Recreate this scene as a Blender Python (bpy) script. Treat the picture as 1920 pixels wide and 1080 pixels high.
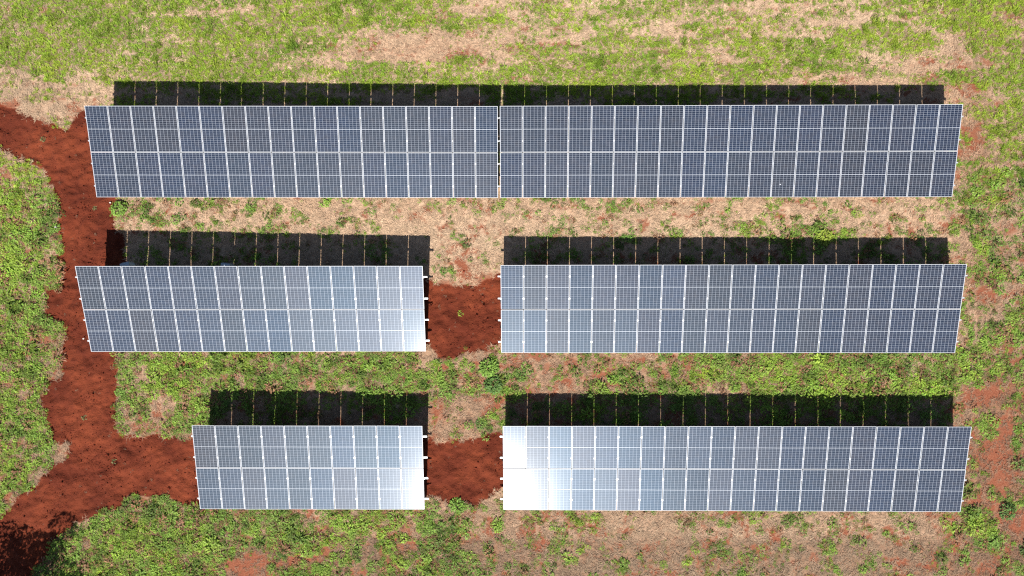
import bpy, math, random
import numpy as np
from mathutils import Matrix, Vector, Euler

for o in list(bpy.data.objects): bpy.data.objects.remove(o)
sc = bpy.context.scene
col = sc.collection
rad = math.radians
rng = np.random.default_rng(7)
random.seed(7)

# ------------------------------------------------------------------ camera (drone looking almost straight down)
cam_data = bpy.data.cameras.new('drone_camera')
cam_data.sensor_width = 36.0; cam_data.lens = 24.0
cam_data.clip_start = 0.5; cam_data.clip_end = 3000.0
cam = bpy.data.objects.new('drone_camera', cam_data); col.objects.link(cam)
cam.matrix_world = Matrix.Translation((0, 0, 32.988)) @ Matrix.Rotation(rad(1.815), 4, 'X') @ Matrix.Rotation(rad(1.107), 4, 'Y')
sc.camera = cam

# ------------------------------------------------------------------ sky, sun, exposure
SUN = Vector((-0.06, -0.92, 1.0)).normalized()          # towards the sun
SUN_STRENGTH, SKY_STRENGTH, EXPOSURE = 5.0, 0.05, 0.90
w = bpy.data.worlds.new('World'); sc.world = w; w.use_nodes = True
wn = w.node_tree.nodes; wn.clear()
sky = wn.new('ShaderNodeTexSky'); sky.sky_type = 'NISHITA'; sky.sun_disc = False
sky.sun_elevation = math.asin(SUN.z); sky.sun_rotation = math.atan2(SUN.x, SUN.y)
bg = wn.new('ShaderNodeBackground'); bg.inputs['Strength'].default_value = SKY_STRENGTH
wo = wn.new('ShaderNodeOutputWorld')
w.node_tree.links.new(sky.outputs[0], bg.inputs[0]); w.node_tree.links.new(bg.outputs[0], wo.inputs[0])
sl = bpy.data.lights.new('sun', 'SUN'); sl.energy = SUN_STRENGTH; sl.angle = rad(0.53); sl.color = (1.0, 0.965, 0.91)
so = bpy.data.objects.new('sun', sl); col.objects.link(so)
so.location = SUN * 60; so.rotation_euler = (-SUN).to_track_quat('-Z', 'Y').to_euler()
sc.view_settings.view_transform = 'Standard'; sc.view_settings.look = 'None'
sc.view_settings.exposure = EXPOSURE; sc.view_settings.gamma = 1.0; sc.view_settings.use_curve_mapping = False
sc.cycles.use_denoising = False; sc.cycles.filter_width = 1.25; sc.cycles.sample_clamp_indirect = 4.0
sc.cycles.max_bounces = 5; sc.cycles.diffuse_bounces = 1; sc.cycles.glossy_bounces = 2; sc.cycles.transmission_bounces = 3

# ------------------------------------------------------------------ helpers
def tag(o, label=None, cat=None, group=None, kind=None):
    if label: o['label'] = label
    if cat: o['category'] = cat
    if group: o['group'] = group
    if kind: o['kind'] = kind
    return o

def mesh_np(name, v, f, uv=None, smooth=False):
    """v (n,3), f (m,k) numpy arrays -> mesh"""
    me = bpy.data.meshes.new(name)
    v = np.asarray(v, np.float32); f = np.asarray(f, np.int32); k = f.shape[1]
    me.vertices.add(len(v)); me.vertices.foreach_set('co', v.ravel())
    me.loops.add(f.size); me.loops.foreach_set('vertex_index', f.ravel())
    me.polygons.add(len(f)); me.polygons.foreach_set('loop_start', np.arange(0, f.size, k, dtype=np.int32))
    me.polygons.foreach_set('use_smooth', np.full(len(f), smooth, bool))
    me.update(calc_edges=True)
    return me

class MB:
    """collects boxes / tubes, builds one mesh"""
    def __init__(s): s.v = []; s.f = []
    def box(s, c, d, m=None):
        b = len(s.v)
        for z in (-.5, .5):
            for x, y in ((-.5, -.5), (.5, -.5), (.5, .5), (-.5, .5)):
                p = Vector((c[0] + x * d[0], c[1] + y * d[1], c[2] + z * d[2]))
                s.v.append(tuple(m @ p) if m else tuple(p))
        for q in ((0, 3, 2, 1), (4, 5, 6, 7), (0, 1, 5, 4), (1, 2, 6, 5), (2, 3, 7, 6), (3, 0, 4, 7)):
            s.f.append(tuple(b + i for i in q))
        return s
    def bar(s, a, b_, wx, wy):
        a = Vector(a); b_ = Vector(b_); d = b_ - a
        q = d.to_track_quat('Z', 'X').to_matrix().to_4x4()
        return s.box((0, 0, d.length / 2), (wx, wy, d.length), Matrix.Translation(a) @ q)
    def tube(s, pts, radii, n=6):
        rings = []
        for i, p in enumerate(pts):
            p = Vector(p); d = Vector(pts[min(i + 1, len(pts) - 1)]) - Vector(pts[max(i - 1, 0)])
            q = d.to_track_quat('Z', 'X')
            rings.append(len(s.v))
            for k in range(n):
                a = 2 * math.pi * k / n
                s.v.append(tuple(p + q @ Vector((radii[i] * math.cos(a), radii[i] * math.sin(a), 0))))
        for i in range(len(pts) - 1):
            for k in range(n):
                k2 = (k + 1) % n
                s.f.append((rings[i] + k, rings[i] + k2, rings[i + 1] + k2, rings[i + 1] + k))
        s.f.append(tuple(rings[-1] + k for k in range(n)))
        return s
    def mesh(s, name, mat=None):
        me = bpy.data.meshes.new(name); me.from_pydata(s.v, [], s.f); me.update()
        if mat: me.materials.append(mat)
        return me
    def build(s, name, mat, parent=None):
        return link(name, s.mesh(name, mat), parent)

def link(name, me, parent=None, m=None):
    o = bpy.data.objects.new(name, me); col.objects.link(o)
    if parent: o.parent = parent
    if m is not None: o.matrix_local = m
    return o

def empty(name, loc, rz=0.0):
    o = bpy.data.objects.new(name, None); col.objects.link(o)
    o.empty_display_size = 0.3
    o.location = loc; o.rotation_euler = (0, 0, rz)
    return o

# ---- node shorthand
class N:
    def __init__(s, name):
        s.m = bpy.data.materials.new(name); s.m.use_nodes = True
        s.t = s.m.node_tree; s.t.nodes.clear()
        s.out = s.t.nodes.new('ShaderNodeOutputMaterial')
    def put(s, sock, v):
        if v is None: return
        if isinstance(v, bpy.types.NodeSocket): s.t.links.new(v, sock)
        elif isinstance(v, (tuple, list)) and sock.type == 'RGBA' and len(v) == 3: sock.default_value = (*v, 1)
        else: sock.default_value = v
    def node(s, t, **kw):
        n = s.t.nodes.new(t)
        for k, v in kw.items(): setattr(n, k, v)
        return n
    def math(s, op, a, b=None, c=None, clamp=False):
        n = s.node('ShaderNodeMath', operation=op, use_clamp=clamp)
        for i, v in enumerate((a, b, c)): s.put(n.inputs[i], v)
        return n.outputs[0]
    def mix(s, f, a, b, blend='MIX'):
        n = s.node('ShaderNodeMix', data_type='RGBA', blend_type=blend)
        s.put(n.inputs[0], f); s.put(n.inputs[6], a); s.put(n.inputs[7], b)
        return n.outputs[2]
    def noise(s, scale, detail=4.0, rough=0.6, vec=None, dist=0.0):
        n = s.node('ShaderNodeTexNoise'); s.put(n.inputs['Vector'], vec)
        n.inputs['Scale'].default_value = scale; n.inputs['Detail'].default_value = detail
        n.inputs['Roughness'].default_value = rough; n.inputs['Distortion'].default_value = dist
        return n.outputs[0]
    def ramp(s, v, lo, hi, a=0.0, b=1.0):
        n = s.node('ShaderNodeMapRange', interpolation_type='SMOOTHSTEP')
        s.put(n.inputs[0], v)
        for i, x in enumerate((lo, hi, a, b)): n.inputs[i + 1].default_value = x
        return n.outputs[0]
    def attr(s, name, inst=False, out='Fac'):
        n = s.node('ShaderNodeAttribute', attribute_name=name, attribute_type='INSTANCER' if inst else 'GEOMETRY')
        return n.outputs[out]
    def bsdf(s, **kw):
        n = s.node('ShaderNodeBsdfPrincipled')
        for k, v in kw.items(): s.put(n.inputs[k.replace('_', ' ')], v)
        return n
    def done(s, sh):
        s.t.links.new(sh, s.out.inputs[0]); return s.m

def simple(name, color, rough=0.5, metal=0.0, var=0.12, scale=9.0, spec=0.5):
    n = N(name)
    co = n.node('ShaderNodeTexCoord').outputs['Object']
    f = n.noise(scale, 5, .65, co)
    c = n.mix(f, tuple(x * (1 - var) for x in color), tuple(min(1, x * (1 + var)) for x in color))
    b = n.bsdf(Base_Color=c, Roughness=n.math('ADD', rough - .08, n.math('MULTIPLY', f, .16)), Metallic=metal, Specular_IOR_Level=spec)
    return n.done(b.outputs[0])

# ------------------------------------------------------------------ ground layout, all in metres on the ground plane
def vnoise(x, y, seed):
    xi = np.floor(x).astype(np.int64); yi = np.floor(y).astype(np.int64)
    fx = x - xi; fy = y - yi
    fx = fx * fx * (3 - 2 * fx); fy = fy * fy * (3 - 2 * fy)
    def h(a, b):
        n = (a * 374761393 + b * 668265263 + seed * 1442695041) & 0xFFFFFFFF
        n = ((n ^ (n >> 13)) * 1274126177) & 0xFFFFFFFF
        n = ((n ^ (n >> 16)) * 2246822519) & 0xFFFFFFFF
        return ((n ^ (n >> 15)) & 0xFFFFFF) / float(0x1000000)
    return (h(xi, yi) * (1 - fx) + h(xi + 1, yi) * fx) * (1 - fy) + (h(xi, yi + 1) * (1 - fx) + h(xi + 1, yi + 1) * fx) * fy

def fbm(x, y, scale, octv=4, seed=0, gain=0.55, lac=2.07):
    a, s, t = 1.0, 0.0, 0.0
    for k in range(octv):
        c, d = math.cos(k * 1.1 + seed), math.sin(k * 1.1 + seed)
        s = s + a * vnoise((x * c - y * d) / scale + 17.3 * k, (x * d + y * c) / scale + 9.1 * k, seed * 31 + k)
        t += a; a *= gain; scale /= lac
    return s / t

_cal = {}
def uni(x, y, *a):
    """fbm flattened to an even spread over 0..1"""
    if a not in _cal:
        g = np.random.default_rng(1); n = fbm(g.uniform(-400, 400, 30000), g.uniform(-400, 400, 30000), *a)
        _cal[a] = np.quantile(n, np.linspace(0, 1, 65))
    return np.interp(fbm(x, y, *a), _cal[a], np.linspace(0, 1, 65))

def sstep(e0, e1, v):
    t = np.clip((v - e0) / (e1 - e0), 0, 1); return t * t * (3 - 2 * t)

# hand-surveyed cover maps: one cell is CELL metres square, first row is the far (top) end of the field
CELL, MAP_X0, MAP_Y0 = 1.5494, -25.428, 14.990
GREEN = """
88887667777776667666556454588787
99988888864432345666765778886676
23467777777777785588876655443345
22352222222222222222222222222247
55433333333333333333333333333346
65433333333333333333333333333356
88644333333322222222222223223354
97733333232211112232333444443454
78733333333332222333333333334445
88763333333332233333333333333337
88763333333332244444444444444467
77767877788777545555677988888876
76666776666664434456676777777733
86554444444441233344444444444455
85437777444440022222333333333444
65588888744440034444444444444556
77889987777766544211121122212474
78899865556556443222232223221375
""".split()
RED = """
11111122222223222211122222112233
11111111223444433322222211113333
22222111111111111111222233333442
22333222222222222222222222223452
33333322222222222222222222223563
33333322222222222222222222223453
33343333333333333333333333333433
33332222222222222222222233334455
33332222222223433333333333334564
33333333333334544444444444444454
44333333333334544444444444444433
44544543444444545565564444443446
44444433333335566554444444443478
44456664444445555544444444444566
44466664444444444444444444444676
44444444444444444444444444444566
44444455555555544333333333334457
44444556665555544333333333334566
""".split()
LUSH = """
87776655556666666666666656788777
88876665545555666777777777887656
66666666666666777777777766666677
65555555555555555555555555555555
65555555555555555555555555555535
75555555555555555555555555555544
85555554444444444444444444444654
95555444444444444444444557544652
86555444444444444444444555554533
86555444444444444444444455555535
87655444444444444444445555555555
65556655455555544444566777776643
55556665555555544444556667777622
65555555555555555544555555555522
64444444444444444444444444444422
55555555555555555555555555555533
55678876666666644333344433444654
55678886556555544433444443333443
""".split()
def to_map(rows): return np.array([[int(c) / 9.0 for c in r] for r in rows])
GREEN, RED, LUSH = to_map(GREEN), to_map(RED), to_map(LUSH)

def lookup(m, x, y):
    u = np.clip((x - MAP_X0) / CELL - 0.5, 0, m.shape[1] - 1.001)
    v = np.clip((MAP_Y0 - y) / CELL - 0.5, 0, m.shape[0] - 1.001)
    i = np.floor(u).astype(int); j = np.floor(v).astype(int); a = u - i; b = v - j
    a = a * a * (3 - 2 * a); b = b * b * (3 - 2 * b)
    return (m[j, i] * (1 - a) + m[j, i + 1] * a) * (1 - b) + (m[j + 1, i] * (1 - a) + m[j + 1, i + 1] * a) * b

# outlines of the freshly dug red earth
SOIL = [
    [(-27.62, 10.83), (-25.99, 10.29), (-25.18, 9.89), (-23.97, 9.43), (-23.16, 9.00), (-22.54, 8.86), (-22.23, 9.42), (-21.97, 9.82), (-21.58, 10.00), (-20.25, 10.07), (-18.99, 9.59), (-18.92, 5.71), (-20.11, 5.53), (-20.20, 4.84), (-19.95, 4.19), (-20.02, 3.92), (-19.57, 3.66), (-19.49, 2.09), (-17.84, 1.57), (-17.79, -1.55), (-19.93, -2.08), (-19.89, -3.11), (-19.94, -4.66), (-19.86, -5.70), (-19.49, -6.16), (-17.71, -6.10), (-16.92, -6.25), (-16.09, -6.19), (-14.58, -6.44), (-14.54, -9.26), (-15.44, -9.82), (-15.78, -9.52), (-16.04, -9.47), (-16.48, -9.58), (-16.88, -9.27), (-17.35, -9.02), (-18.05, -9.10), (-18.65, -9.03), (-19.23, -9.08), (-19.53, -9.42), (-20.00, -9.60), (-20.52, -9.73), (-21.03, -10.06), (-21.42, -10.27), (-21.81, -10.45), (-22.20, -10.79), (-22.71, -11.10), (-23.09, -11.61), (-23.34, -12.12), (-23.85, -12.76), (-24.35, -13.79), (-24.76, -18.47), (-30.51, -18.54), (-30.66, -13.46), (-27.05, -10.87), (-25.49, -9.96), (-25.24, -9.71), (-24.47, -8.93), (-23.56, -8.29), (-23.05, -7.77), (-22.40, -7.25), (-22.10, -6.86), (-22.29, -6.61), (-22.68, -6.53), (-23.16, -6.22), (-23.23, -5.71), (-23.37, -5.06), (-23.57, -4.55), (-23.73, -4.29), (-23.47, -4.21), (-23.45, -3.90), (-23.22, -3.43), (-22.81, -3.25), (-22.71, -2.86), (-22.59, -2.34), (-22.57, -1.82), (-22.48, -1.43), (-22.43, -1.04), (-22.68, -0.73), (-23.08, -0.52), (-23.40, -0.31), (-23.62, 0.00), (-23.57, 0.39), (-23.37, 0.91), (-22.98, 1.18), (-22.73, 1.57), (-22.60, 1.83), (-22.63, 2.09), (-22.93, 2.30), (-23.09, 2.49), (-22.83, 2.75), (-22.71, 3.09), (-22.79, 3.40), (-22.97, 4.06), (-22.88, 4.72), (-23.02, 5.24), (-23.30, 5.77), (-23.55, 6.30), (-23.83, 6.88), (-24.45, 7.15), (-25.12, 7.44), (-25.71, 7.63), (-25.94, 8.03), (-27.56, 8.83), (-31.36, 10.05), (-31.43, 12.19)],
    [(-5.30, 1.56), (-4.65, 1.61), (-4.26, 1.30), (-3.48, 1.17), (-2.83, 1.36), (-2.45, 1.20), (-1.93, 1.38), (-1.28, 1.77), (-0.51, 1.56), (-0.51, -0.50), (-1.15, -1.53), (-1.54, -1.92), (-2.44, -2.05), (-3.16, -2.25), (-3.73, -2.36), (-4.37, -2.10), (-4.76, -1.92), (-5.54, -1.54)],
    [(-5.39, -6.02), (-4.61, -6.20), (-3.97, -6.35), (-3.20, -6.29), (-2.43, -6.26), (-1.66, -6.01), (-1.12, -5.93), (-0.51, -6.38), (-0.50, -8.16), (-1.27, -8.55), (-1.65, -8.98), (-2.17, -9.31), (-2.93, -9.19), (-3.50, -9.44), (-3.96, -9.32), (-4.52, -9.07), (-4.86, -8.82), (-5.50, -8.19)],
]
# bare red patches in the turf: x, y, half width, half depth, strength
BARE = [
    (22.01, 0.71, 0.49, 0.44, 1.00),
    (22.25, -6.79, 0.88, 0.88, 1.00),
    (22.58, -7.79, 0.57, 0.72, 0.90),
    (23.03, -9.91, 0.90, 0.77, 1.00),
    (22.10, -9.16, 0.36, 0.23, 1.00),
    (21.53, -4.15, 1.08, 0.52, 1.00),
    (22.79, -3.46, 0.62, 0.57, 0.70),
    (20.56, -9.05, 0.41, 0.23, 0.90),
    (20.29, -9.92, 0.13, 0.15, 1.00),
    (-13.33, -12.10, 1.24, 0.41, 1.00),
    (-10.62, -11.98, 1.29, 0.23, 1.00),
    (-9.72, -11.64, 0.26, 0.36, 0.90),
    (21.66, 8.35, 0.46, 0.57, 0.90),
    (21.02, 7.84, 0.57, 0.31, 0.70),
    (22.76, 9.90, 0.21, 0.15, 0.90),
    (-2.45, 3.66, 0.15, 0.13, 1.00),
    (-1.78, 3.76, 0.13, 0.10, 0.90),
    (-3.62, 4.88, 0.21, 0.13, 1.00),
    (-2.19, 4.93, 0.23, 0.18, 1.00),
    (-1.75, 4.83, 0.13, 0.23, 0.90),
    (-2.06, 4.39, 0.21, 0.10, 0.90),
    (-2.40, 2.86, 0.31, 0.23, 0.80),
    (-3.95, 1.30, 0.52, 0.21, 0.80),
    (-2.06, 1.51, 0.65, 0.26, 0.80),
    (-7.01, 5.08, 0.41, 0.15, 0.80),
    (-6.22, 4.86, 0.18, 0.13, 0.80),
    (-8.96, 4.74, 0.36, 0.13, 0.60),
    (-2.97, 5.33, 0.26, 0.13, 0.80),
    (6.58, 5.17, 0.77, 0.10, 0.80),
    (8.76, 5.22, 0.90, 0.13, 0.70),
    (17.05, 5.28, 0.90, 0.10, 0.70),
    (12.72, 5.16, 0.52, 0.13, 0.60),
    (-2.61, 13.51, 0.31, 0.15, 0.90),
    (-2.08, 13.72, 0.15, 0.15, 0.90),
    (-0.78, 13.66, 0.23, 0.13, 0.90),
    (0.01, 13.71, 0.26, 0.13, 0.80),
    (-4.00, 14.35, 0.15, 0.21, 0.80),
    (-5.10, 14.01, 0.26, 0.15, 0.60),
    (-6.54, 14.02, 0.21, 0.21, 0.60),
    (-6.88, 12.83, 0.18, 0.10, 0.80),
    (-5.09, 12.82, 0.15, 0.10, 0.80),
    (-0.12, 11.15, 1.03, 0.13, 0.80),
    (-23.96, 14.90, 0.23, 0.15, 0.80),
    (-25.71, 15.00, 0.31, 0.21, 0.80),
    (13.60, 14.00, 0.15, 0.10, 0.80),
    (14.38, 14.52, 0.31, 0.10, 0.80),
    (20.13, 14.42, 0.26, 0.13, 0.80),
    (17.66, 14.54, 0.36, 0.10, 0.70),
    (18.48, 14.62, 0.36, 0.10, 0.70),
    (19.45, 12.18, 0.15, 0.08, 1.00),
    (19.44, 11.30, 0.36, 0.15, 0.90),
    (21.46, 10.76, 0.36, 0.13, 0.90),
    (18.94, 12.18, 0.36, 0.13, 0.70),
    (13.69, 11.38, 0.31, 0.15, 0.70),
    (23.30, 13.98, 0.36, 0.21, 0.70),
    (22.64, 12.45, 0.52, 0.10, 0.80),
    (22.12, 11.98, 0.36, 0.15, 0.80),
    (22.37, 11.80, 0.26, 0.13, 0.80),
    (-25.51, 10.15, 0.62, 0.26, 0.90),
    (-25.64, 6.70, 0.36, 0.36, 0.80),
    (-24.41, 5.38, 0.21, 0.15, 0.70),
    (-24.25, 4.33, 0.26, 0.26, 0.90),
    (-24.48, 2.88, 0.26, 0.41, 0.80),
    (-23.72, -1.56, 0.67, 0.31, 0.90),
    (-24.50, -2.08, 0.26, 0.26, 0.90),
    (-23.05, -1.56, 0.31, 0.15, 0.90),
    (-25.25, -3.65, 0.36, 0.21, 0.80),
    (-24.05, -4.29, 0.21, 0.15, 0.80),
    (-24.86, -9.06, 0.57, 0.31, 0.90),
    (-24.52, -6.87, 0.36, 0.62, 0.50),
    (-17.75, -3.88, 0.36, 0.15, 0.60),
    (-18.50, -5.69, 0.77, 0.31, 0.80),
    (-12.42, -2.19, 0.41, 0.15, 0.80),
    (-11.24, -2.37, 0.31, 0.26, 0.80),
    (-13.07, -2.27, 0.31, 0.13, 0.70),
    (-3.98, -2.69, 0.36, 0.18, 1.00),
    (-2.18, -3.38, 0.23, 0.15, 0.90),
    (-4.24, -3.08, 0.41, 0.23, 0.50),
    (-4.23, -4.61, 0.57, 0.67, 0.60),
    (-1.28, -2.81, 0.36, 0.36, 0.70),
    (0.65, -2.30, 0.57, 0.26, 0.90),
    (-0.64, -2.55, 0.41, 0.36, 0.80),
    (1.16, -2.93, 0.41, 0.31, 0.70),
    (2.32, -2.55, 0.41, 0.26, 0.90),
    (3.21, -3.19, 0.36, 0.21, 0.80),
    (3.98, -2.34, 0.26, 0.15, 0.80),
    (4.23, -3.69, 0.52, 0.13, 0.80),
    (6.78, -3.18, 0.26, 0.36, 0.70),
    (10.60, -2.28, 0.31, 0.15, 0.50),
    (10.33, -3.93, 0.36, 0.10, 0.80),
    (4.75, -2.54, 0.31, 0.21, 0.70),
    (-13.88, -9.89, 0.15, 0.21, 0.80),
    (-11.29, -9.93, 0.15, 0.21, 0.80),
    (-9.86, -10.55, 0.41, 0.21, 0.80),
    (-5.75, -10.52, 0.23, 0.15, 0.80),
    (-13.74, -10.78, 0.26, 0.31, 0.60),
    (-2.67, -10.96, 0.62, 0.26, 0.80),
    (-1.40, -10.70, 0.52, 0.26, 0.60),
    (-21.14, -11.34, 0.31, 0.26, 0.60),
    (-19.17, -12.22, 0.36, 0.21, 0.60),
    (22.81, 2.96, 0.52, 0.36, 0.70),
    (23.08, 3.85, 0.46, 0.31, 0.60),
    (23.78, 6.93, 0.21, 0.15, 1.00),
    (20.79, 2.50, 0.31, 0.15, 1.00),
    (21.14, 1.05, 0.21, 0.15, 0.90),
    (20.70, -1.75, 0.26, 0.13, 0.90),
    (23.07, -2.25, 0.31, 0.31, 0.80),
    (13.64, -11.79, 0.26, 0.31, 0.70),
    (3.18, -11.72, 1.55, 0.10, 0.50),
    (20.50, -12.09, 0.77, 0.15, 0.50),
]
# long streaks of pale mown straw in the far field: x, y, half length, half width, strength
STREAK = [
    (-5.88, 12.82, 4.91, 0.34, 0.80),
    (-1.43, 13.53, 5.42, 0.26, 0.75),
    (5.08, 14.01, 5.94, 0.21, 0.65),
    (-7.46, 13.58, 2.84, 0.21, 0.60),
    (9.49, 14.69, 3.62, 0.23, 0.60),
    (4.30, 12.62, 5.16, 0.13, 0.50),
    (8.17, 11.99, 4.13, 0.13, 0.50),
    (-3.26, 14.71, 5.16, 0.13, 0.40),
    (11.80, 14.01, 2.58, 0.21, 0.50),
    (-4.30, 11.49, 3.62, 0.10, 0.50),
    (15.86, 11.11, 3.87, 0.21, 0.60),
    (-18.01, 11.31, 1.55, 0.15, 0.50),
]
# brighter, lusher grass patches
LIME = [
    (14.74, 3.56, 1.08, 0.23, 0.95),
    (22.07, 9.46, 1.08, 0.36, 0.95),
    (23.46, 9.77, 0.41, 0.77, 0.80),
    (21.76, 3.21, 0.34, 0.77, 0.90),
    (22.36, 5.26, 0.57, 0.36, 0.90),
    (11.16, -9.81, 0.52, 0.31, 0.90),
    (10.77, -10.24, 0.26, 0.26, 0.70),
    (-25.19, 4.72, 1.03, 1.29, 1.00),
    (22.79, 1.94, 0.31, 0.41, 0.90),
    (19.16, -3.73, 1.55, 0.57, 1.00),
    (-17.75, -3.68, 0.67, 0.36, 1.00),
    (-15.73, -2.59, 0.57, 0.36, 1.00),
    (21.53, -10.16, 0.77, 0.67, 0.90),
    (-19.19, -11.07, 1.55, 1.03, 1.00),
    (8.82, -3.04, 1.03, 0.52, 1.00),
    (11.86, -3.42, 1.55, 0.41, 1.00),
    (-23.62, 12.01, 1.03, 0.36, 1.00),
    (18.45, 12.92, 1.55, 0.77, 1.00),
    (8.74, -12.18, 0.41, 0.26, 0.80),
    (7.73, -12.01, 0.21, 0.31, 0.90),
    (8.24, -11.43, 0.31, 0.21, 0.80),
    (10.26, -11.49, 0.31, 0.21, 0.60),
]

def inside(poly, x, y):
    r = np.zeros(x.shape, bool); n = len(poly); j = n - 1
    for i in range(n):
        xi, yi = poly[i]; xj, yj = poly[j]
        if yi != yj:
            r ^= ((yi > y) != (yj > y)) & (x < (xj - xi) * (y - yi) / (yj - yi) + xi)
        j = i
    return r

def fields(x, y):
    """soil id (0 none, 1.. outline), red, green cover, lushness at ground points"""
    wx = x + 0.26 * (fbm(x, y, 0.5, 3, 3) - .5) * 2; wy = y + 0.26 * (fbm(x, y, 0.5, 3, 4) - .5) * 2
    soil = np.zeros(x.shape, int)
    for k, p in enumerate(SOIL): soil[inside(p, wx, wy)] = k + 1
    mx = x + 1.1 * (fbm(x, y, 1.7, 3, 5) - .5) * 2; my = y + 1.1 * (fbm(x, y, 1.7, 3, 6) - .5) * 2
    top = sstep(4.0, 7.5, y)                       # mown in streaks along x at the far end
    red = lookup(RED, mx, my)
    nr = uni(x, y * (1 + .8 * top), 0.8, 6, 11, .75)
    red = sstep(-.05, .22, red * .78 - nr)
    for bx, by, rx, ry, st in BARE:
        d = np.hypot((wx - bx) / rx, (wy - by) / ry)
        red = np.maximum(red, st * sstep(1.25, .75, d))
    g = lookup(GREEN, mx, my); g = g + .16 * (g - .5)
    u = uni(x * (1 - .66 * top), y * (1 + .75 * top), 1.0, 6, 21, .82)
    k = sstep(.25, .6, g + .25 * top)
    u = u * k + uni(x, y, .42, 4, 23, .75) * (1 - k)
    green = sstep(.17, -.15, u - g)
    lush = uni(x, y, 2.0, 4, 31, .7) * .55 + lookup(LUSH, mx, my) * .6 - .1
    for bx, by, rx, ry, st in LIME:
        d = np.hypot((wx - bx) / rx, (wy - by) / ry); k = sstep(1.3, .6, d)
        green = np.maximum(green, k * st); lush = np.maximum(lush, k); red = red * (1 - k * .8)
    for bx, by, rx, ry, st in BARE:
        d = np.hypot((wx - bx) / rx, (wy - by) / ry); green = green * (1 - st * sstep(1.2, .8, d))
    for bx, by, rx, ry, st in STREAK:
        d = np.hypot((mx * .3 + x * .7 - bx) / rx, (y + .35 * (wy - y) - by - .02 * (x - bx)) / ry); green = green * (1 - st * sstep(1.35, .45, d))
    green = np.where(soil > 0, 0, green)
    return soil, red, green, np.clip(lush, 0, 1)

def dullness(x, y):          # old grey-brown litter instead of pale straw
    return np.clip(.95 * sstep(-10.5, -11.6, y) + .45 * sstep(1.5, -3.5, y) + .4 * sstep(19.5, 22, x) + .35 * sstep(-22, -23, x), 0, 1)

FX, FY = 30.5, 19.0          # half size of the finely built ground
YC = 0.6
def relief(x, y, soil):
    z = 0.10 * (fbm(x, y, 6.0, 3, 41) - .5) + 0.035 * (fbm(x, y, .8, 3, 42) - .5)
    s = soil > 0
    rough = fbm(x, y, .34, 4, 43, .7)
    z = np.where(s, z - .035 + .32 * (rough - .5) + .10 * (fbm(x, y, 1.1, 2, 44) - .5), z + .03 * (rough - .5))
    return z

def ground():
    step = 0.08
    fx = np.arange(-FX, FX + .01, step); fy = np.arange(YC - FY, YC + FY + .01, step)
    far = np.array([1.0, 3.0, 7.0, 16, 40, 90, 200, 420, 800])
    xs = np.concatenate([-FX - far[::-1], fx, fx[-1] + far]); ys = np.concatenate([fy[0] - far[::-1], fy, fy[-1] + far])
    X, Y = np.meshgrid(xs, ys); nx, ny = len(xs), len(ys)
    x, y = X.ravel(), Y.ravel()
    soil, red, green, lush = fields(x, y)
    z = relief(x, y, soil)
    away = (np.abs(x) > FX + .5) | (np.abs(y - YC) > FY + .5)          # the plain fields beyond
    soil[away] = 0; red[away] = .15; green[away] = .7; z[away] = -.02
    idx = np.arange(nx * ny).reshape(ny, nx)
    q = np.stack([idx[:-1, :-1], idx[:-1, 1:], idx[1:, 1:], idx[1:, :-1]], -1).reshape(-1, 4)
    fs = np.where((soil[q] > 0).sum(1) >= 2, soil[q].max(1), 0)
    co = np.stack([x, y, z], 1)
    S2 = (soil > 0).astype(np.float32).reshape(ny, nx)
    for _ in range(3):
        S2[1:-1, 1:-1] = (S2[1:-1, 1:-1] * 2 + S2[:-2, 1:-1] + S2[2:, 1:-1] + S2[1:-1, :-2] + S2[1:-1, 2:]) / 6
    sattr = S2.ravel()
    specs = [('ground', 0), ('dirt_path', 1), ('soil_patch', 2), ('soil_patch', 3)]
    labels = {0: 'patchy turf and weedy ground with straw and red dust between the solar tables',
              1: 'dug red earth path winding down the left side',
              2: 'dug red earth patch between the two middle-row solar tables',
              3: 'dug red earth patch between the two front-row solar tables'}
    for name, k in specs:
        fk = q[fs == k]; used, inv = np.unique(fk, return_inverse=True)
        me = mesh_np(name, co[used], inv.reshape(-1, 4), smooth=True)
        for an, arr in (('soil', sattr), ('red', red), ('green', green), ('dull', np.where(away, .4, dullness(x, y))), ('pink', np.where(away, .3, lookup(RED, x, y)))):
            me.attributes.new(an, 'FLOAT', 'POINT').data.foreach_set('value', np.asarray(arr[used], np.float32))
        me.materials.append(M_GROUND)
        tag(link(name, me), labels[k], 'ground' if k == 0 else 'bare earth', kind='structure')

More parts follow.
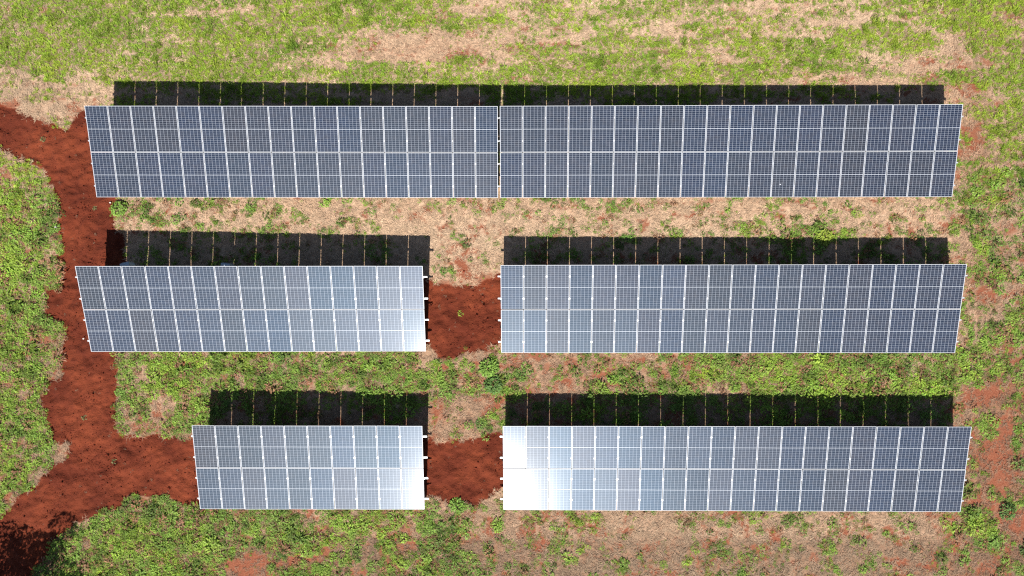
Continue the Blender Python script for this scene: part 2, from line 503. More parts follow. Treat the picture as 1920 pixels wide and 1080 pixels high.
def ground_material():
    n = N('turf_and_red_earth')
    co = n.node('ShaderNodeTexCoord').outputs['Object']
    soil, red, green = n.attr('soil'), n.attr('red'), n.attr('green')
    big = n.noise(.45, 4, .6, co); mid = n.noise(2.6, 5, .65, co); fine = n.noise(13, 5, .7, co); grit = n.noise(45, 4, .7, co)
    straw = n.mix(n.ramp(mid, .35, .68), STRAW_A, STRAW_B)
    straw = n.mix(n.math('MULTIPLY', n.ramp(fine, .52, .75), .55), straw, (.19, .115, .07))
    dust = n.mix(n.ramp(fine, .3, .7), (.17, .050, .025), (.26, .095, .052))
    earth = n.mix(n.ramp(big, .35, .68), (.098, .0182, .0078), (.182, .0390, .0155))
    earth = n.mix(n.math('MULTIPLY', n.ramp(mid, .42, .75), .5), earth, (.078, .0140, .0075))
    earth = n.mix(n.math('MULTIPLY', n.ramp(grit, .48, .75), .5), earth, (.20, .055, .028))
    under = n.mix(fine, (.07, .055, .025), (.13, .105, .045))
    straw = n.mix(n.attr('dull'), straw, n.mix(1.0, straw, (.58, .52, .50), 'MULTIPLY'))
    straw = n.mix(n.math('MULTIPLY', n.attr('pink'), .95), straw, n.mix(1.0, straw, (.82, .60, .50), 'MULTIPLY'))
    c = n.mix(red, straw, dust)
    c = n.mix(n.math('MULTIPLY', green, .75), c, under)
    edge = n.ramp(n.math('ADD', soil, n.math('MULTIPLY', n.math('SUBTRACT', fine, .5), 1.1)), .25, .75)
    c = n.mix(edge, c, earth)
    h = n.math('ADD', n.math('MULTIPLY', fine, .7), n.math('MULTIPLY', grit, .3))
    h = n.math('MULTIPLY', h, n.math('ADD', 1.0, n.math('MULTIPLY', soil, 1.3)))
    bp = n.node('ShaderNodeBump'); bp.inputs['Strength'].default_value = .9; bp.inputs['Distance'].default_value = .05
    n.put(bp.inputs['Height'], h)
    b = n.bsdf(Base_Color=c, Roughness=.95, Specular_IOR_Level=.15, Normal=bp.outputs[0])
    return n.done(b.outputs[0])
STRAW_A, STRAW_B = (.38, .262, .172), (.53, .388, .268)
M_GROUND = ground_material()
ground()

# ------------------------------------------------------------------ materials of the solar tables
M_ALU = simple('anodised_aluminium', (.43, .44, .46), .5, 0, .05)
M_GALV = simple('galvanised_steel', (.42, .43, .44), .38, .3, .10, 14)
M_CLAMP = simple('bright_clamp_metal', (.86, .86, .86), .32, .9, .05)
M_WHITE = simple('white_backsheet', (.52, .54, .57), .4, 0, .03)

def cell_material():
    n = N('half_cut_solar_cells')
    uv = n.node('ShaderNodeUVMap', uv_map='cells')
    sp = n.node('ShaderNodeSeparateXYZ'); n.put(sp.inputs[0], uv.outputs[0])
    oi = n.node('ShaderNodeObjectInfo')
    sep = n.node('ShaderNodeSeparateColor'); n.put(sep.inputs[0], oi.outputs['Color'])
    def line(v, w_):
        f = n.math('FRACT', v)
        return n.math('LESS_THAN', n.math('MINIMUM', f, n.math('SUBTRACT', 1.0, f)), w_)
    u, v = sp.outputs[0], sp.outputs[1]
    grid = n.math('MAXIMUM', n.math('MULTIPLY', line(u, .026), .56), n.math('MULTIPLY', line(v, .034), .56))
    out = n.math('MAXIMUM', n.math('GREATER_THAN', n.math('ABSOLUTE', n.math('SUBTRACT', u, 3.0)), 3.0),
                 n.math('GREATER_THAN', n.math('ABSOLUTE', n.math('SUBTRACT', v, 6.0)), 6.0))
    grid = n.math('MAXIMUM', grid, out)
    # each cell a slightly different blue, each panel its own cast
    wn_ = n.node('ShaderNodeTexWhiteNoise', noise_dimensions='3D')
    cv = n.node('ShaderNodeCombineXYZ')
    n.put(cv.inputs[0], n.math('FLOOR', u)); n.put(cv.inputs[1], n.math('FLOOR', v)); n.put(cv.inputs[2], n.math('MULTIPLY', oi.outputs['Random'], 91.0))
    n.put(wn_.inputs['Vector'], cv.outputs[0])
    cell = n.mix(sep.outputs[0], (.0085, .0140, .033), (.014, .015, .021))
    cell = n.mix(wn_.outputs[0], n.mix(1.0, cell, (.75, .76, .8), 'MULTIPLY'), n.mix(1.0, cell, (1.3, 1.28, 1.22), 'MULTIPLY'))
    co = n.node('ShaderNodeTexCoord').outputs['Object']
    dirt = n.noise(3.2, 4, .6, co)
    c = n.mix(grid, cell, (.50, .54, .61))
    c = n.mix(n.math('MULTIPLY', n.ramp(dirt, .45, .85), .05), c, (.42, .30, .22))       # thin film of dust
    b = n.bsdf(Base_Color=c, Roughness=n.math('ADD', HAZE_ROUGH, n.math('MULTIPLY', dirt, .04)), IOR=1.5, Specular_IOR_Level=HAZE_SPEC, Specular_Tint=n.mix(sep.outputs[1], (.53, .76, 1.0), (.72, .83, 1.0)),
               Coat_Weight=COAT_W, Coat_Roughness=COAT_ROUGH, Coat_IOR=1.45, Coat_Tint=(.93, .97, 1.0, 1.0))
    return n.done(b.outputs[0])
HAZE_ROUGH, HAZE_SPEC, COAT_W, COAT_ROUGH = .41, .31, .11, .16
M_CELL = cell_material()

# ------------------------------------------------------------------ solar tables
PW, PH, GX, GY = 1.040, 2.094, 0.024, 0.022
LIP, DEPTH = 0.014, 0.035
def frame_mesh():
    m = MB()
    for s in (-1, 1):
        m.box((s * (PW - LIP) / 2, 0, -DEPTH / 2), (LIP, PH, DEPTH))
        m.box((0, s * (PH - LIP) / 2, -DEPTH / 2 - .0005), (PW - 2 * LIP - .0004, LIP, DEPTH - .001))
    return m.mesh('panel_frame', M_ALU)
STRIP = 0.007
def sheet_mesh():
    wd = PW - 2 * LIP; ht = (PH - 2 * LIP - STRIP) / 2
    me = bpy.data.meshes.new('cell_sheet')
    x, y, t = wd / 2, ht / 2, .003
    me.from_pydata([(-x, -y, t), (x, -y, t), (x, y, t), (-x, y, t), (-x, -y, -t), (x, -y, -t), (x, y, -t), (-x, y, -t)], [],
                   [(0, 1, 2, 3), (7, 6, 5, 4), (0, 4, 5, 1), (1, 5, 6, 2), (2, 6, 7, 3), (3, 7, 4, 0)])
    me.materials.append(M_CELL); me.materials.append(M_WHITE)
    for p in me.polygons: p.material_index = 0 if p.index == 0 else 1
    uvl = me.uv_layers.new(name='cells')
    a = .006 / (wd / 6); b = .0025 / (ht / 12)
    for l in range(4): uvl.data[l].uv = ((-a, 6 + a)[l in (1, 2)], (-b, 12 + b)[l in (2, 3)])
    return me, ht
FRAME = frame_mesh(); SHEET, SHEET_H = sheet_mesh()
STRIP_ME = MB().box((0, 0, 0), (PW - 2 * LIP, STRIP, .007)).mesh('centre_strip', M_WHITE)

def channel(length):
    """C profile purlin along x, open side down"""
    m = MB(); wd, h, t = .062, .075, .006
    m.box((0, 0, -t / 2), (length, wd, t))
    m.box((0, -wd / 2 + t / 2, -t - (h - t) / 2), (length, t, h - t))
    m.box((0, wd / 2 - t / 2, -t - (h - t) / 2), (length, t, h - t))
    return m.mesh('purlin', M_GALV)

PURLIN_V = (-1.571, -0.525, 0.525, 1.571)
def solar_table(n, cx, cy, cz, yaw, roll, tilt, ext_l, ext_r, label, seed, casts=None, dropping=None):
    r = random.Random(seed)
    root = tag(empty('solar_array', (cx, cy, 0), rad(yaw)), label, 'solar array', 'ground-mounted solar tables')
    A = Matrix.Translation((0, 0, cz)) @ Matrix.Rotation(rad(roll), 4, 'Y') @ Matrix.Rotation(rad(tilt), 4, 'X')
    L = n * (PW + GX) - GX
    for row, s in enumerate((1, -1)):
        for i in range(n):
            u = -L / 2 + PW / 2 + i * (PW + GX); v = s * (PH + GY) / 2
            jx, jy = r.gauss(0, .32), r.gauss(0, .32)
            if casts and (i, row) in casts: jx, jy = casts[(i, row)]
            Mp = A @ Matrix.Translation((u + r.uniform(-.002, .002), v + r.uniform(-.002, .002), 0)) @ Matrix.Rotation(rad(jx), 4, 'X') @ Matrix.Rotation(rad(jy), 4, 'Y')
            p = link('solar_panel', FRAME, root, Mp)
            k = min(1, max(0, r.betavariate(1.3, 2.3))); c = (k, r.random(), r.random(), 1)
            for hs in (1, -1):
                q = link('cell_sheet', SHEET, p, Matrix.Translation((0, hs * (SHEET_H + STRIP) / 2, -.007)) @ Matrix.Rotation(0 if hs > 0 else math.pi, 4, 'Z'))
                q.color = c
            link('centre_strip', STRIP_ME, p, Matrix.Translation((0, 0, -.0065)))
            if dropping and (i, row) == dropping[:2]:
                d = MB(); d.v = [(.034 * math.cos(a) * (1 + .4 * math.sin(3 * a)), .028 * math.sin(a) * (1 + .3 * math.cos(2 * a)), 0) for a in np.linspace(0, 6.283, 13)[:-1]]
                d.v += [(x_ * .6, y_ * .6, .005) for x_, y_, _ in d.v]
                d.f = [(k_, (k_ + 1) % 12, 12 + (k_ + 1) % 12, 12 + k_) for k_ in range(12)] + [tuple(range(12, 24))]
                tag(link('bird_dropping', d.mesh('bird_dropping', M_WHITE), p, Matrix.Translation((dropping[2], dropping[3], -.0035))), 'white bird dropping on the glass')
    # purlins
    le = L + ext_l + ext_r; pm = channel(le)
    for v in PURLIN_V:
        link('purlin', pm, root, A @ Matrix.Translation(((ext_r - ext_l) / 2, v, -DEPTH - .002)))
    # clamps in the joints between the columns, on every purlin
    m = MB()
    for i in range(n + 1):
        u = -L / 2 - GX / 2 + i * (PW + GX)
        for v in PURLIN_V:
            if 0 < i < n: m.box((u, v, -.010), (GX + .034, .066, .030), A)
            else: m.box((u + (.004 if i == 0 else -.004), v, -.014), (.026, .060, .034), A)
    tag(m.build('panel_clamp', M_CLAMP, root), kind='stuff')
    # rafters, posts, braces
    nf = max(3, round(L / 3.2)); 
    for k in range(nf):
        u = -L / 2 + PW / 2 + round((L * (k + .5) / nf - PW / 2) / (PW + GX)) * (PW + GX)      # under a panel, clear of the joints
        zr = -DEPTH - .079 - .05
        MB().box((u, 0, zr), (.06, 3.7, .09), A).build('rafter', M_GALV, root)
        tops = []
        for v in (-1.15, 1.25):
            t = A @ Vector((u, v, zr - .047)); tops.append(t)
            MB().bar((t.x, t.y, -.25), (t.x, t.y, t.z + .01), .07, .07).build('post', M_GALV, root)
        f, bk = tops
        mid = A @ Vector((u, .15, zr - .05))
        MB().bar((bk.x + .039, bk.y - .02, max(.25, bk.z * .35)), (mid.x + .039, mid.y, mid.z + .02), .04, .035).build('brace', M_GALV, root)
    return root, A, L


# fitted: columns, centre x y z, yaw, roll, tilt (degrees), purlin overhang left and right
solar_table(18, -10.848, 7.370, 1.367, -.075, .928, 14.671, .075, .046, 'eighteen-column solar table of the top row, beside the red path', 1)
solar_table(20, 9.457, 7.363, 1.180, .041, .454, 12.666, .046, .10, 'twenty-column solar table of the top row, with the darkest panels', 2, None, (12, 1, -.12, -.45))
solar_table(15, -12.694, -.007, 1.268, .078, 1.269, 18.533, .11, .19, 'fifteen-column solar table of the middle row, on the left', 3, {(14, 1): (.5, .4), (13, 1): (.4, .3), (14, 0): (.3, .3)})
solar_table(20, 9.500, .017, 1.087, .098, .287, 13.793, .14, .12, 'twenty-column solar table of the middle row, on the right', 4, {(0, 1): (1.9, -.3), (0, 0): (.6, -.2), (1, 1): (1.0, -.3)})
solar_table(10, -10.057, -7.398, 1.069, -.053, 1.057, 13.668, .09, .20, 'short ten-column solar table of the bottom row', 5, {(9, 1): (.2, .6), (9, 0): (.3, .4), (8, 1): (.2, .5)})
solar_table(20, 9.605, -7.372, .974, .146, -.093, 13.288, .14, .12, 'twenty-column solar table of the bottom row, its left end white with glare', 6, {(0, 0): (.6, -.15), (0, 1): (.3, -.1), (1, 0): (-.2, .1), (1, 1): (.2, .15), (2, 1): (.2, -.6)})


# ------------------------------------------------------------------ inverters half hidden behind the high edge of the left middle table
def inverter(x, y, rz, label):
    r = tag(empty('inverter_box', (x, y, 0), rz), label, 'inverter')
    MB().box((0, 0, .74), (.40, .17, .52)).box((0, 0, 1.005), (.43, .20, .010)).build('housing', M_INV, r)
    f = MB()
    for k in range(9): f.box((-.17 + k * .0425, .115, .74), (.010, .055, .44))
    f.build('heat_sink', M_GALV, r)
    MB().box((0, -.092, .80), (.30, .014, .26)).build('cover', M_INV2, r)
    for s in (-1, 1):
        MB().bar((s * .16, .0, -.12), (s * .16, .0, .48), .035, .035).build('leg', M_GALV, r)
    for k in range(3):
        MB().tube([(-.10 + k * .1, 0, .49), (-.10 + k * .1, 0, .2), (-.06 + k * .06, .02, -.02)], [.014] * 3).build('cable', M_CABLE, r)
M_INV = simple('pale_blue_grey_paint', (.52, .60, .68), .4); M_INV2 = simple('grey_cover', (.30, .34, .38), .45)
M_CABLE = simple('black_cable', (.02, .02, .02), .6)
inverter(-19.01, 2.11, 0.25, 'pale grey inverter box behind the upper left corner of the fifteen-column table')
inverter(-14.19, 2.08, -0.10, 'pale grey inverter box behind the sixth and seventh columns of the middle left table')

# ------------------------------------------------------------------ plants
def leaf_material(name, trans=.35, rough=.6, gain=1.0):
    n = N(name)
    t = n.attr('tint', True, 'Color')
    gi = n.node('ShaderNodeNewGeometry').outputs['Random Per Island']
    c = n.mix(gi, n.mix(1.0, t, (.72, .74, .70), 'MULTIPLY'), n.mix(1.0, t, (1.28, 1.24, 1.15), 'MULTIPLY'))
    b = n.bsdf(Base_Color=c, Roughness=rough, Specular_IOR_Level=.3)
    tr = n.node('ShaderNodeBsdfTranslucent'); n.put(tr.inputs[0], n.mix(1.0, c, (1.1, 1.15, .7), 'MULTIPLY'))
    mx = n.node('ShaderNodeMixShader'); mx.inputs[0].default_value = trans
    n.t.links.new(b.outputs[0], mx.inputs[1]); n.t.links.new(tr.outputs[0], mx.inputs[2])
    return n.done(mx.outputs[0])
M_GRASS = leaf_material('grass_blades', .30); M_WEED = leaf_material('weed_leaves', .28); M_STRAW = leaf_material('dry_straw', .12, .8)
def clod_material():
    n = N('earth_clods'); t = n.attr('tint', True, 'Color')
    co = n.node('ShaderNodeTexCoord').outputs['Object']
    c = n.mix(n.noise(3, 4, .7, co), n.mix(1.0, t, (.7, .7, .7), 'MULTIPLY'), n.mix(1.0, t, (1.3, 1.3, 1.3), 'MULTIPLY'))
    return n.done(n.bsdf(Base_Color=c, Roughness=.97, Specular_IOR_Level=.1).outputs[0])
M_CLOD = clod_material()

def blades(n, l0, l1, wd, lean0, lean1, r, spread, flat=False):
    V, F = [], []
    for k in range(n):
        a = r.uniform(0, 2 * math.pi); L = r.uniform(l0, l1); ln = r.uniform(lean0, lean1)
        d = np.array([math.cos(a), math.sin(a), 0]); s = np.array([-d[1], d[0], 0]) * wd * r.uniform(.6, 1.3) / 2
        rr = spread * math.sqrt(r.random()); a2 = r.uniform(0, 6.283); p = np.array([rr * math.cos(a2), rr * math.sin(a2), r.uniform(.004, .03) if flat else 0])
        pts = [p]; ang = ln * .45
        for q in range(3):
            ang = min(1.5, ang + ln * .28) if not flat else min(1.57, max(1.2, 1.48 + r.uniform(-.15, .15)))
            p = p + (d * math.sin(ang) + np.array([0, 0, math.cos(ang)])) * L / 3; pts.append(p)
        b = len(V)
        V += [pts[0] - s, pts[0] + s, pts[1] - s * 1.1, pts[1] + s * 1.1, pts[2] - s * .8, pts[2] + s * .8, pts[3]]
        F += [(b, b + 1, b + 3, b + 2), (b + 2, b + 3, b + 5, b + 4), (b + 4, b + 5, b + 6, b + 6)]
    return V, F

def leaves(n, radius, height, l0, l1, wf, r):
    V, F = [], []
    for k in range(n):
        a = r.uniform(0, 6.283); rr = radius * math.sqrt(r.random()); h = height * (1 - .65 * (rr / radius) ** 1.6) * r.uniform(.55, 1.0)
        c = np.array([rr * math.cos(a), rr * math.sin(a), h])
        a += r.gauss(0, .7); tilt = r.uniform(-.1, .7); L = r.uniform(l0, l1); wd = L * wf
        d = np.array([math.cos(a) * math.cos(tilt), math.sin(a) * math.cos(tilt), -math.sin(tilt)])
        s = np.array([-math.sin(a), math.cos(a), 0]); s = s * math.cos(r.gauss(0, .35)) + np.array([0, 0, 1]) * math.sin(r.gauss(0, .35))
        up = np.cross(d, s); fold = wd * .16
        b = len(V)
        V += [c, c + d * L * .35 + s * wd * .5 + up * fold, c + d * L * .75 + s * wd * .38 + up * fold, c + d * L, c + d * L * .75 - s * wd * .38 + up * fold, c + d * L * .35 - s * wd * .5 + up * fold, c + d * L * .5]
        F += [(b, b + 6, b + 1, b + 1), (b + 6, b + 2, b + 1, b + 1), (b + 6, b + 3, b + 2, b + 2), (b, b + 5, b + 6, b + 6), (b + 6, b + 5, b + 4, b + 4), (b + 6, b + 4, b + 3, b + 3)]
    return V, F

def tri_mesh(name, V, F, mat):
    me = bpy.data.meshes.new(name)
    me.from_pydata([tuple(map(float, v)) for v in V], [], [tuple(dict.fromkeys(f)) for f in F]); me.update()
    me.materials.append(mat); return me

def stock(name, meshes):
    c = bpy.data.collections.new(name)
    for i, me in enumerate(meshes):
        c.objects.link(bpy.data.objects.new(f'{name}_{i}', me))
    return c
R = random.Random(5)
grass_stock = stock('grass_tuft', [tri_mesh('grass_tuft', *blades(20, .08, .21, .014, .5, 1.25, R, .07), M_GRASS) for _ in range(4)])
straw_stock = stock('straw_tuft', [tri_mesh('straw_tuft', *blades(14, .10, .24, .013, 1, 1, R, .13, True), M_STRAW) for _ in range(4)])
weed_stock = stock('weed', [tri_mesh('weed', *leaves(n_, rd, h, l0, l1, wf, R), M_WEED) for n_, rd, h, l0, l1, wf in
             ((30, .17, .18, .07, .13, .45), (24, .14, .12, .06, .11, .5), (34, .20, .24, .08, .16, .36), (18, .12, .09, .06, .10, .55))])
def clod_mesh(r):
    import bmesh
    bm = bmesh.new(); bmesh.ops.create_icosphere(bm, subdivisions=1, radius=1)
    for v in bm.verts: v.co *= r.uniform(.65, 1.15); v.co.z *= .65
    me = bpy.data.meshes.new('clod'); bm.to_mesh(me); bm.free(); me.materials.append(M_CLOD); return me
clod_stock = stock('clod', [clod_mesh(R) for _ in range(5)])

def scatter_group(coll):
    g = bpy.data.node_groups.new('scatter_' + coll.name, 'GeometryNodeTree')
    g.interface.new_socket('Geometry', in_out='INPUT', socket_type='NodeSocketGeometry')
    g.interface.new_socket('Geometry', in_out='OUTPUT', socket_type='NodeSocketGeometry')
    n = g.nodes; l = g.links
    i = n.new('NodeGroupInput'); o = n.new('NodeGroupOutput')
    ci = n.new('GeometryNodeCollectionInfo'); ci.inputs[0].default_value = coll; ci.inputs[1].default_value = True; ci.inputs[2].default_value = True
    ip = n.new('GeometryNodeInstanceOnPoints'); ip.inputs['Pick Instance'].default_value = True
    def na(name, t):
        a = n.new('GeometryNodeInputNamedAttribute'); a.data_type = t; a.inputs[0].default_value = name
        return [s for s in a.outputs if s.enabled][0]
    l.new(i.outputs[0], ip.inputs['Points']); l.new(ci.outputs[0], ip.inputs['Instance'])
    l.new(na('pick', 'INT'), ip.inputs['Instance Index']); l.new(na('scl', 'FLOAT_VECTOR'), ip.inputs['Scale'])
    e = n.new('FunctionNodeEulerToRotation'); l.new(na('rot', 'FLOAT_VECTOR'), e.inputs[0]); l.new(e.outputs[0], ip.inputs['Rotation'])
    l.new(ip.outputs[0], o.inputs[0])
    return g

def scatter(name, xyz, scl, tint, coll, label, cat, tiltmax=.2):
    k = len(xyz); me = bpy.data.meshes.new(name)
    me.vertices.add(k); me.vertices.foreach_set('co', np.asarray(xyz, np.float32).ravel())
    rot = np.stack([rng.normal(0, tiltmax * .5, k), rng.normal(0, tiltmax * .5, k), rng.uniform(0, 6.283, k)], 1)
    scl = np.asarray(scl)
    if scl.ndim == 1: scl = np.stack([scl] * 3, 1)
    me.attributes.new('rot', 'FLOAT_VECTOR', 'POINT').data.foreach_set('vector', rot.astype(np.float32).ravel())
    me.attributes.new('scl', 'FLOAT_VECTOR', 'POINT').data.foreach_set('vector', scl.astype(np.float32).ravel())
    me.attributes.new('pick', 'INT', 'POINT').data.foreach_set('value', rng.integers(0, len(coll.objects), k).astype(np.int32))
    t4 = np.concatenate([tint, np.ones((k, 1))], 1).astype(np.float32)
    me.attributes.new('tint', 'FLOAT_COLOR', 'POINT').data.foreach_set('color', t4.ravel())
    o = link(name, me)
    md = o.modifiers.new('scatter', 'NODES'); md.node_group = scatter_group(coll)
    return tag(o, label, cat, kind='stuff')

def sample(n):
    x = rng.uniform(-FX + .3, FX - .3, n); y = rng.uniform(YC - FY + .3, YC + FY - .3, n)
    s, r_, g, l = fields(x + rng.normal(0, .09, n), y + rng.normal(0, .09, n))     # edges of the cover fray out
    return x, y, relief(x, y, s), s, r_, g, l
def lerp(a, b, t): return np.asarray(a)[None] * (1 - t[:, None]) + np.asarray(b)[None] * t[:, None]

def grassy(x, y):      # where the green is grass rather than broad-leaved weeds
    return np.clip(sstep(5.0, 8.2, y) * .93 + .10 + sstep(19, 22, x) * sstep(2, 5, y) * .3, 0, 1)

area = (2 * FX) * (2 * FY)
# grass
x, y, z, s, r_, g, l = sample(int(area * 130))
gz = grassy(x, y)
k = (rng.random(len(x)) < g * (.06 + .94 * gz))
x, y, z, g, l = x[k], y[k], z[k], g[k], l[k]
dk = uni(x, y, .5, 3, 52, .7)
def grass_tint(l, dk):
    c = lerp((.170, .300, .034), (.345, .450, .046), np.clip(l * 1.15 - .05, 0, 1))
    c = c * (1 - .32 * sstep(.8, .97, dk))[:, None]
    return c * rng.uniform(.8, 1.2, (len(l), 1)) * rng.uniform(.93, 1.07, (len(l), 3))
scatter('grass', np.stack([x, y, z], 1), np.clip(rng.lognormal(-.62, .34, len(x)), .25, 1.4) * (1 + .45 * sstep(.8, .97, dk)), grass_tint(l, dk), grass_stock,
        'green grass tufts growing over the far strip and the field margins', 'grass')
# broad-leaved weeds
x, y, z, s, r_, g, l = sample(int(area * 125))
gz = grassy(x, y)
k = rng.random(len(x)) < g * (1 - gz) * .95
x, y, z, g, l = x[k], y[k], z[k], g[k], l[k]
dk = uni(x, y, .5, 3, 62, .7)
c = lerp((.148, .245, .058), (.275, .410, .052), np.clip(l * 1.2 - .05, 0, 1)); c = c * (1 - .5 * sstep(.72, .92, dk))[:, None]
dry = rng.random(len(x)) < .20
c[dry] = np.array((.30, .155, .09)) * rng.uniform(.7, 1.2, (dry.sum(), 1))
c = c * rng.uniform(.75, 1.25, (len(c), 1)) * rng.uniform(.93, 1.07, (len(c), 3))
scatter('weeds', np.stack([x, y, z], 1), np.clip(rng.lognormal(-.92, .42, len(x)), .16, 1.25) * (.6 + .45 * g) * (1 + .35 * sstep(.72, .95, dk) + .2 * sstep(.3, .08, dk)) * np.where(lookup(GREEN, x, y) < .4, .8, 1.0), c, weed_stock, 'low broad-leaved green weeds covering the ground between the tables', 'weeds', .35)
# dry straw
x, y, z, s, r_, g, l = sample(int(area * 54))
k = ((s == 0) & (rng.random(len(x)) < (1 - .72 * r_) * (1 - .75 * g))) | ((s > 0) & (rng.random(len(x)) < .02))
x, y, z, r_, l, s = x[k], y[k], z[k], r_[k], l[k], s[k]
pk = lookup(RED, x, y)
c = lerp((.56, .408, .288), (.37, .218, .144), np.clip(pk * 1.25 + rng.normal(0, .12, len(x)), 0, 1))
c = c * (1 - .42 * dullness(x, y))[:, None] * rng.uniform(.68, 1.2, (len(c), 1)) * np.where(s > 0, .55, 1.0)[:, None]
scatter('dry_grass', np.stack([x, y, z], 1), rng.uniform(.6, 1.15, len(x)) * np.where(s > 0, .4, 1.0), c, straw_stock, 'pale dry straw lying flat over the ground between green patches', 'dry grass')
# clods in the dug earth, and a few in the bare patches
x, y, z, s, r_, g, l = sample(int(area * 125))
cl = uni(x, y, 1.1, 3, 72)
k = ((s > 0) & (rng.random(len(x)) < .18 + .8 * sstep(.6, .9, cl) ** 2)) | ((s == 0) & (r_ > .8) & (rng.random(len(x)) < .06))
x, y, z = x[k], y[k], z[k]
sz = np.clip(np.where(rng.random(len(x)) < .17, rng.lognormal(-3.45, .4, len(x)), rng.lognormal(-4.2, .45, len(x))), .006, .075)
c = np.array((.105, .020, .010))[None] * rng.uniform(.7, 1.35, (len(x), 1))
scatter('earth_clods', np.stack([x, y, z + sz * .1], 1), sz, c, clod_stock, 'small clods of red earth strewn over the dug path and patches', 'clods', 1.0)

# ------------------------------------------------------------------ single weeds one can point at
M_STEM = simple('green_stem', (.10, .15, .05), .6)
def plain_leaf(name, col_):
    n = N(name); gi = n.node('ShaderNodeNewGeometry').outputs['Random Per Island']
    c = n.mix(gi, tuple(v * .65 for v in col_), tuple(v * 1.35 for v in col_))
    b = n.bsdf(Base_Color=c, Roughness=.6, Specular_IOR_Level=.3)
    tr = n.node('ShaderNodeBsdfTranslucent'); n.put(tr.inputs[0], c)
    mx = n.node('ShaderNodeMixShader'); mx.inputs[0].default_value = .28
    n.t.links.new(b.outputs[0], mx.inputs[1]); n.t.links.new(tr.outputs[0], mx.inputs[2])
    return n.done(mx.outputs[0])
LEAF = {'bright': plain_leaf('bright_leaf', (.19, .32, .05)), 'dark': plain_leaf('dark_leaf', (.11, .20, .045)), 'lime': plain_leaf('lime_leaf', (.30, .38, .05)),
        'grey': plain_leaf('grey_green_leaf', (.17, .19, .075))}
def weed_plant(x, y, radius, height, tone, label):
    if tone == 'grey': radius *= .75
    r = random.Random(int(x * 1000) ^ int(y * 777))
    zz = float(relief(np.array([x]), np.array([y]), fields(np.array([x]), np.array([y]))[0])[0])
    p = tag(empty('weed_plant', (x, y, zz)), label, 'weed', 'single weeds standing apart')
    nl = int(9 + (radius / .1) ** 2 * 12)
    link('foliage', tri_mesh('weed_foliage', *leaves(nl, radius, height, max(.05, radius * .26), max(.08, radius * .45), .5, r), LEAF[tone]), p)
    for k in range(4):
        a = k * 1.57 + r.random(); e = radius * .5
        MB().tube([(0, 0, -.03), (e * .4 * math.cos(a), e * .4 * math.sin(a), height * .4), (e * math.cos(a), e * math.sin(a), height * .7)], [.008, .006, .003], 5).build('stem', M_STEM, p)
weed_plant(-2.69, -5.55, 0.21, 0.24, 'bright', 'round bright green weed above the lower red earth patch')
weed_plant(-2.17, -5.50, 0.23, 0.16, 'dark', 'dark green weed right beside the round bright one')
weed_plant(-3.30, -6.06, 0.18, 0.20, 'bright', 'small bright weed on the upper edge of the lower earth patch')
weed_plant(-19.86, 4.92, 0.34, 0.38, 'bright', 'leafy green bush at the edge of the red path, under the top table')
weed_plant(-18.20, 4.24, 0.18, 0.25, 'dark', 'small dark weed left of the twin dry gap under the top table')
weed_plant(-17.10, 4.39, 0.23, 0.22, 'bright', 'low green weed in the dry strip above the middle left table shadow')
weed_plant(-19.96, -7.37, 0.13, 0.15, 'grey', 'pale seedling alone in the middle of the red path junction')
weed_plant(-21.45, -5.26, 0.15, 0.14, 'grey', 'pale seedling in the path just above the junction')
weed_plant(-23.78, 8.37, 0.15, 0.14, 'grey', 'pale grey-green seedling on the path near the top left table')
weed_plant(-21.18, 4.98, 0.13, 0.12, 'grey', 'pale seedling on the path below the corner of the top table')
weed_plant(-3.11, -0.19, 0.13, 0.12, 'lime', 'yellowish star-shaped weed in the middle of the upper red earth patch')
weed_plant(-1.74, -2.81, 0.41, 0.35, 'bright', 'bushy weed under the left end of the middle right table')
weed_plant(-1.53, -3.63, 0.39, 0.38, 'dark', 'dark bushy weed beside the shadow of the bottom right table')
weed_plant(-4.27, -9.45, 0.21, 0.20, 'bright', 'green weed below the right end of the ten-column table')
weed_plant(-3.24, -9.44, 0.36, 0.22, 'bright', 'spreading weed at the lower edge of the lower red earth patch')
weed_plant(22.69, -9.48, 0.34, 0.40, 'dark', 'dark bush at the right edge beside the bare red slope')
weed_plant(14.35, 3.48, 0.36, 0.30, 'lime', 'lime tuft on the shadow edge of the middle right table')
weed_plant(-13.72, -11.80, 0.21, 0.16, 'grey', 'grey-green weed on the bare red patch at the bottom')

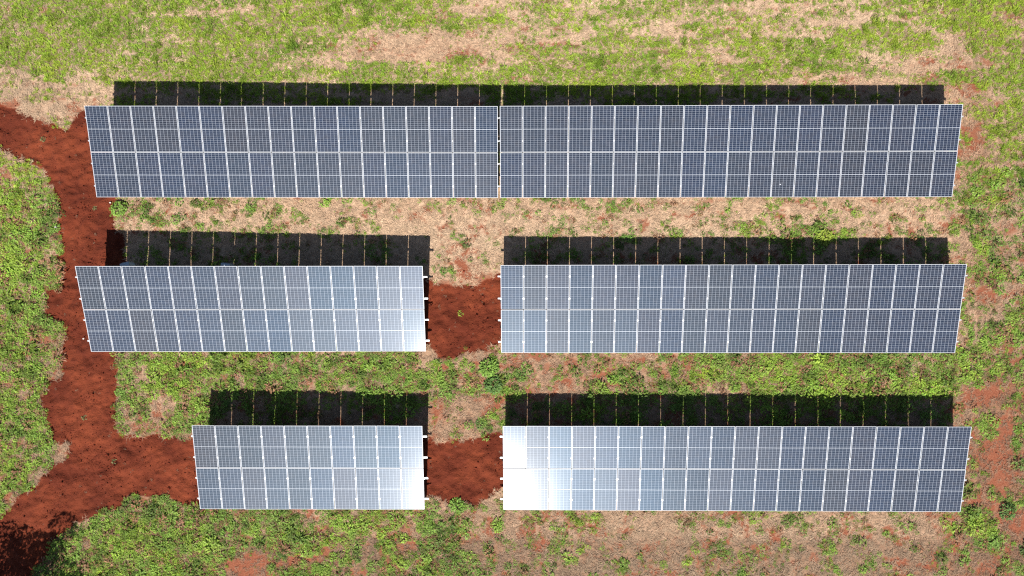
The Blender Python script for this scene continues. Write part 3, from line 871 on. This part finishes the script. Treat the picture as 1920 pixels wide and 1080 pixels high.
# ------------------------------------------------------------------ small loose things
M_STONE = simple('pale_stone', (.62, .58, .53), .8, 0, .2, 6)
def stone(x, y, size, label):
    import bmesh
    bm = bmesh.new(); bmesh.ops.create_icosphere(bm, subdivisions=2, radius=size)
    r = random.Random(int(x * 100))
    for v in bm.verts: v.co *= 1 + .22 * (r.random() - .5); v.co.z *= .62; v.co.x *= 1.25
    me = bpy.data.meshes.new('stone'); bm.to_mesh(me); bm.free(); me.materials.append(M_STONE)
    o = link('stone', me); zz = float(relief(np.array([x]), np.array([y]), np.array([0]))[0]); o.location = (x, y, zz + size * .25)
    tag(o, label, 'stone')
stone(-23.02, 4.03, 0.070, 'white stone on the weedy edge of the red path')
stone(-21.58, -1.43, 0.035, 'tiny white stone beside the lower left table corner')
stone(-20.37, 5.24, 0.035, 'small pale stone on the path below the top table')

# ------------------------------------------------------------------ the tree below the near left corner; its shade falls across the path
M_BARK = simple('grey_brown_bark', (.16, .11, .075), .9, 0, .3, 12)
def tree(x, y, h, spread, label):
    r = random.Random(11); root = tag(empty('shade_tree', (x, y, 0)), label, 'tree')
    t = MB(); t.tube([(0, 0, -.2), (.06, .03, h * .2), (-.05, .1, h * .42), (.1, .15, h * .68)], [.22, .17, .13, .06], 9)
    tips = []
    for k in range(11):
        a = k * 2.4 + r.uniform(-.3, .3); z0 = h * r.uniform(.3, .6); L = spread * r.uniform(.55, 1.0)
        e = Vector((L * math.cos(a), L * math.sin(a), z0 + h * r.uniform(.12, .36)))
        m_ = Vector((L * .45 * math.cos(a + .15), L * .45 * math.sin(a + .15), z0 + h * .14))
        t.tube([(0, .08, z0), m_, e], [.075, .05, .018], 6); tips += [e, (m_ + e) / 2]
        for q in range(2):
            e2 = e + Vector((r.uniform(-.8, .8), r.uniform(-.8, .8), r.uniform(-.2, .6))); t.tube([(m_ + e) / 2, e2], [.025, .008], 5); tips.append(e2)
    tips.append(Vector((.1, .15, h * .85)))
    t.build('trunk', M_BARK, root)
    V, F = [], []
    for c_ in tips:
        v_, f_ = leaves(230, .66, .5, .10, .18, .55, r)
        b = len(V); dz = np.array((0, 0, r.gauss(-.05, .16))); V += [np.array(c_) + dz + q for q in v_]; F += [tuple(i + b for i in ff) for ff in f_]
    link('crown', tri_mesh('crown', V, F, LEAF['dark']), root)

tree(-24.6, -17.6, 6.2, 2.3, 'leafy tree whose shade darkens the bottom left corner of the path')
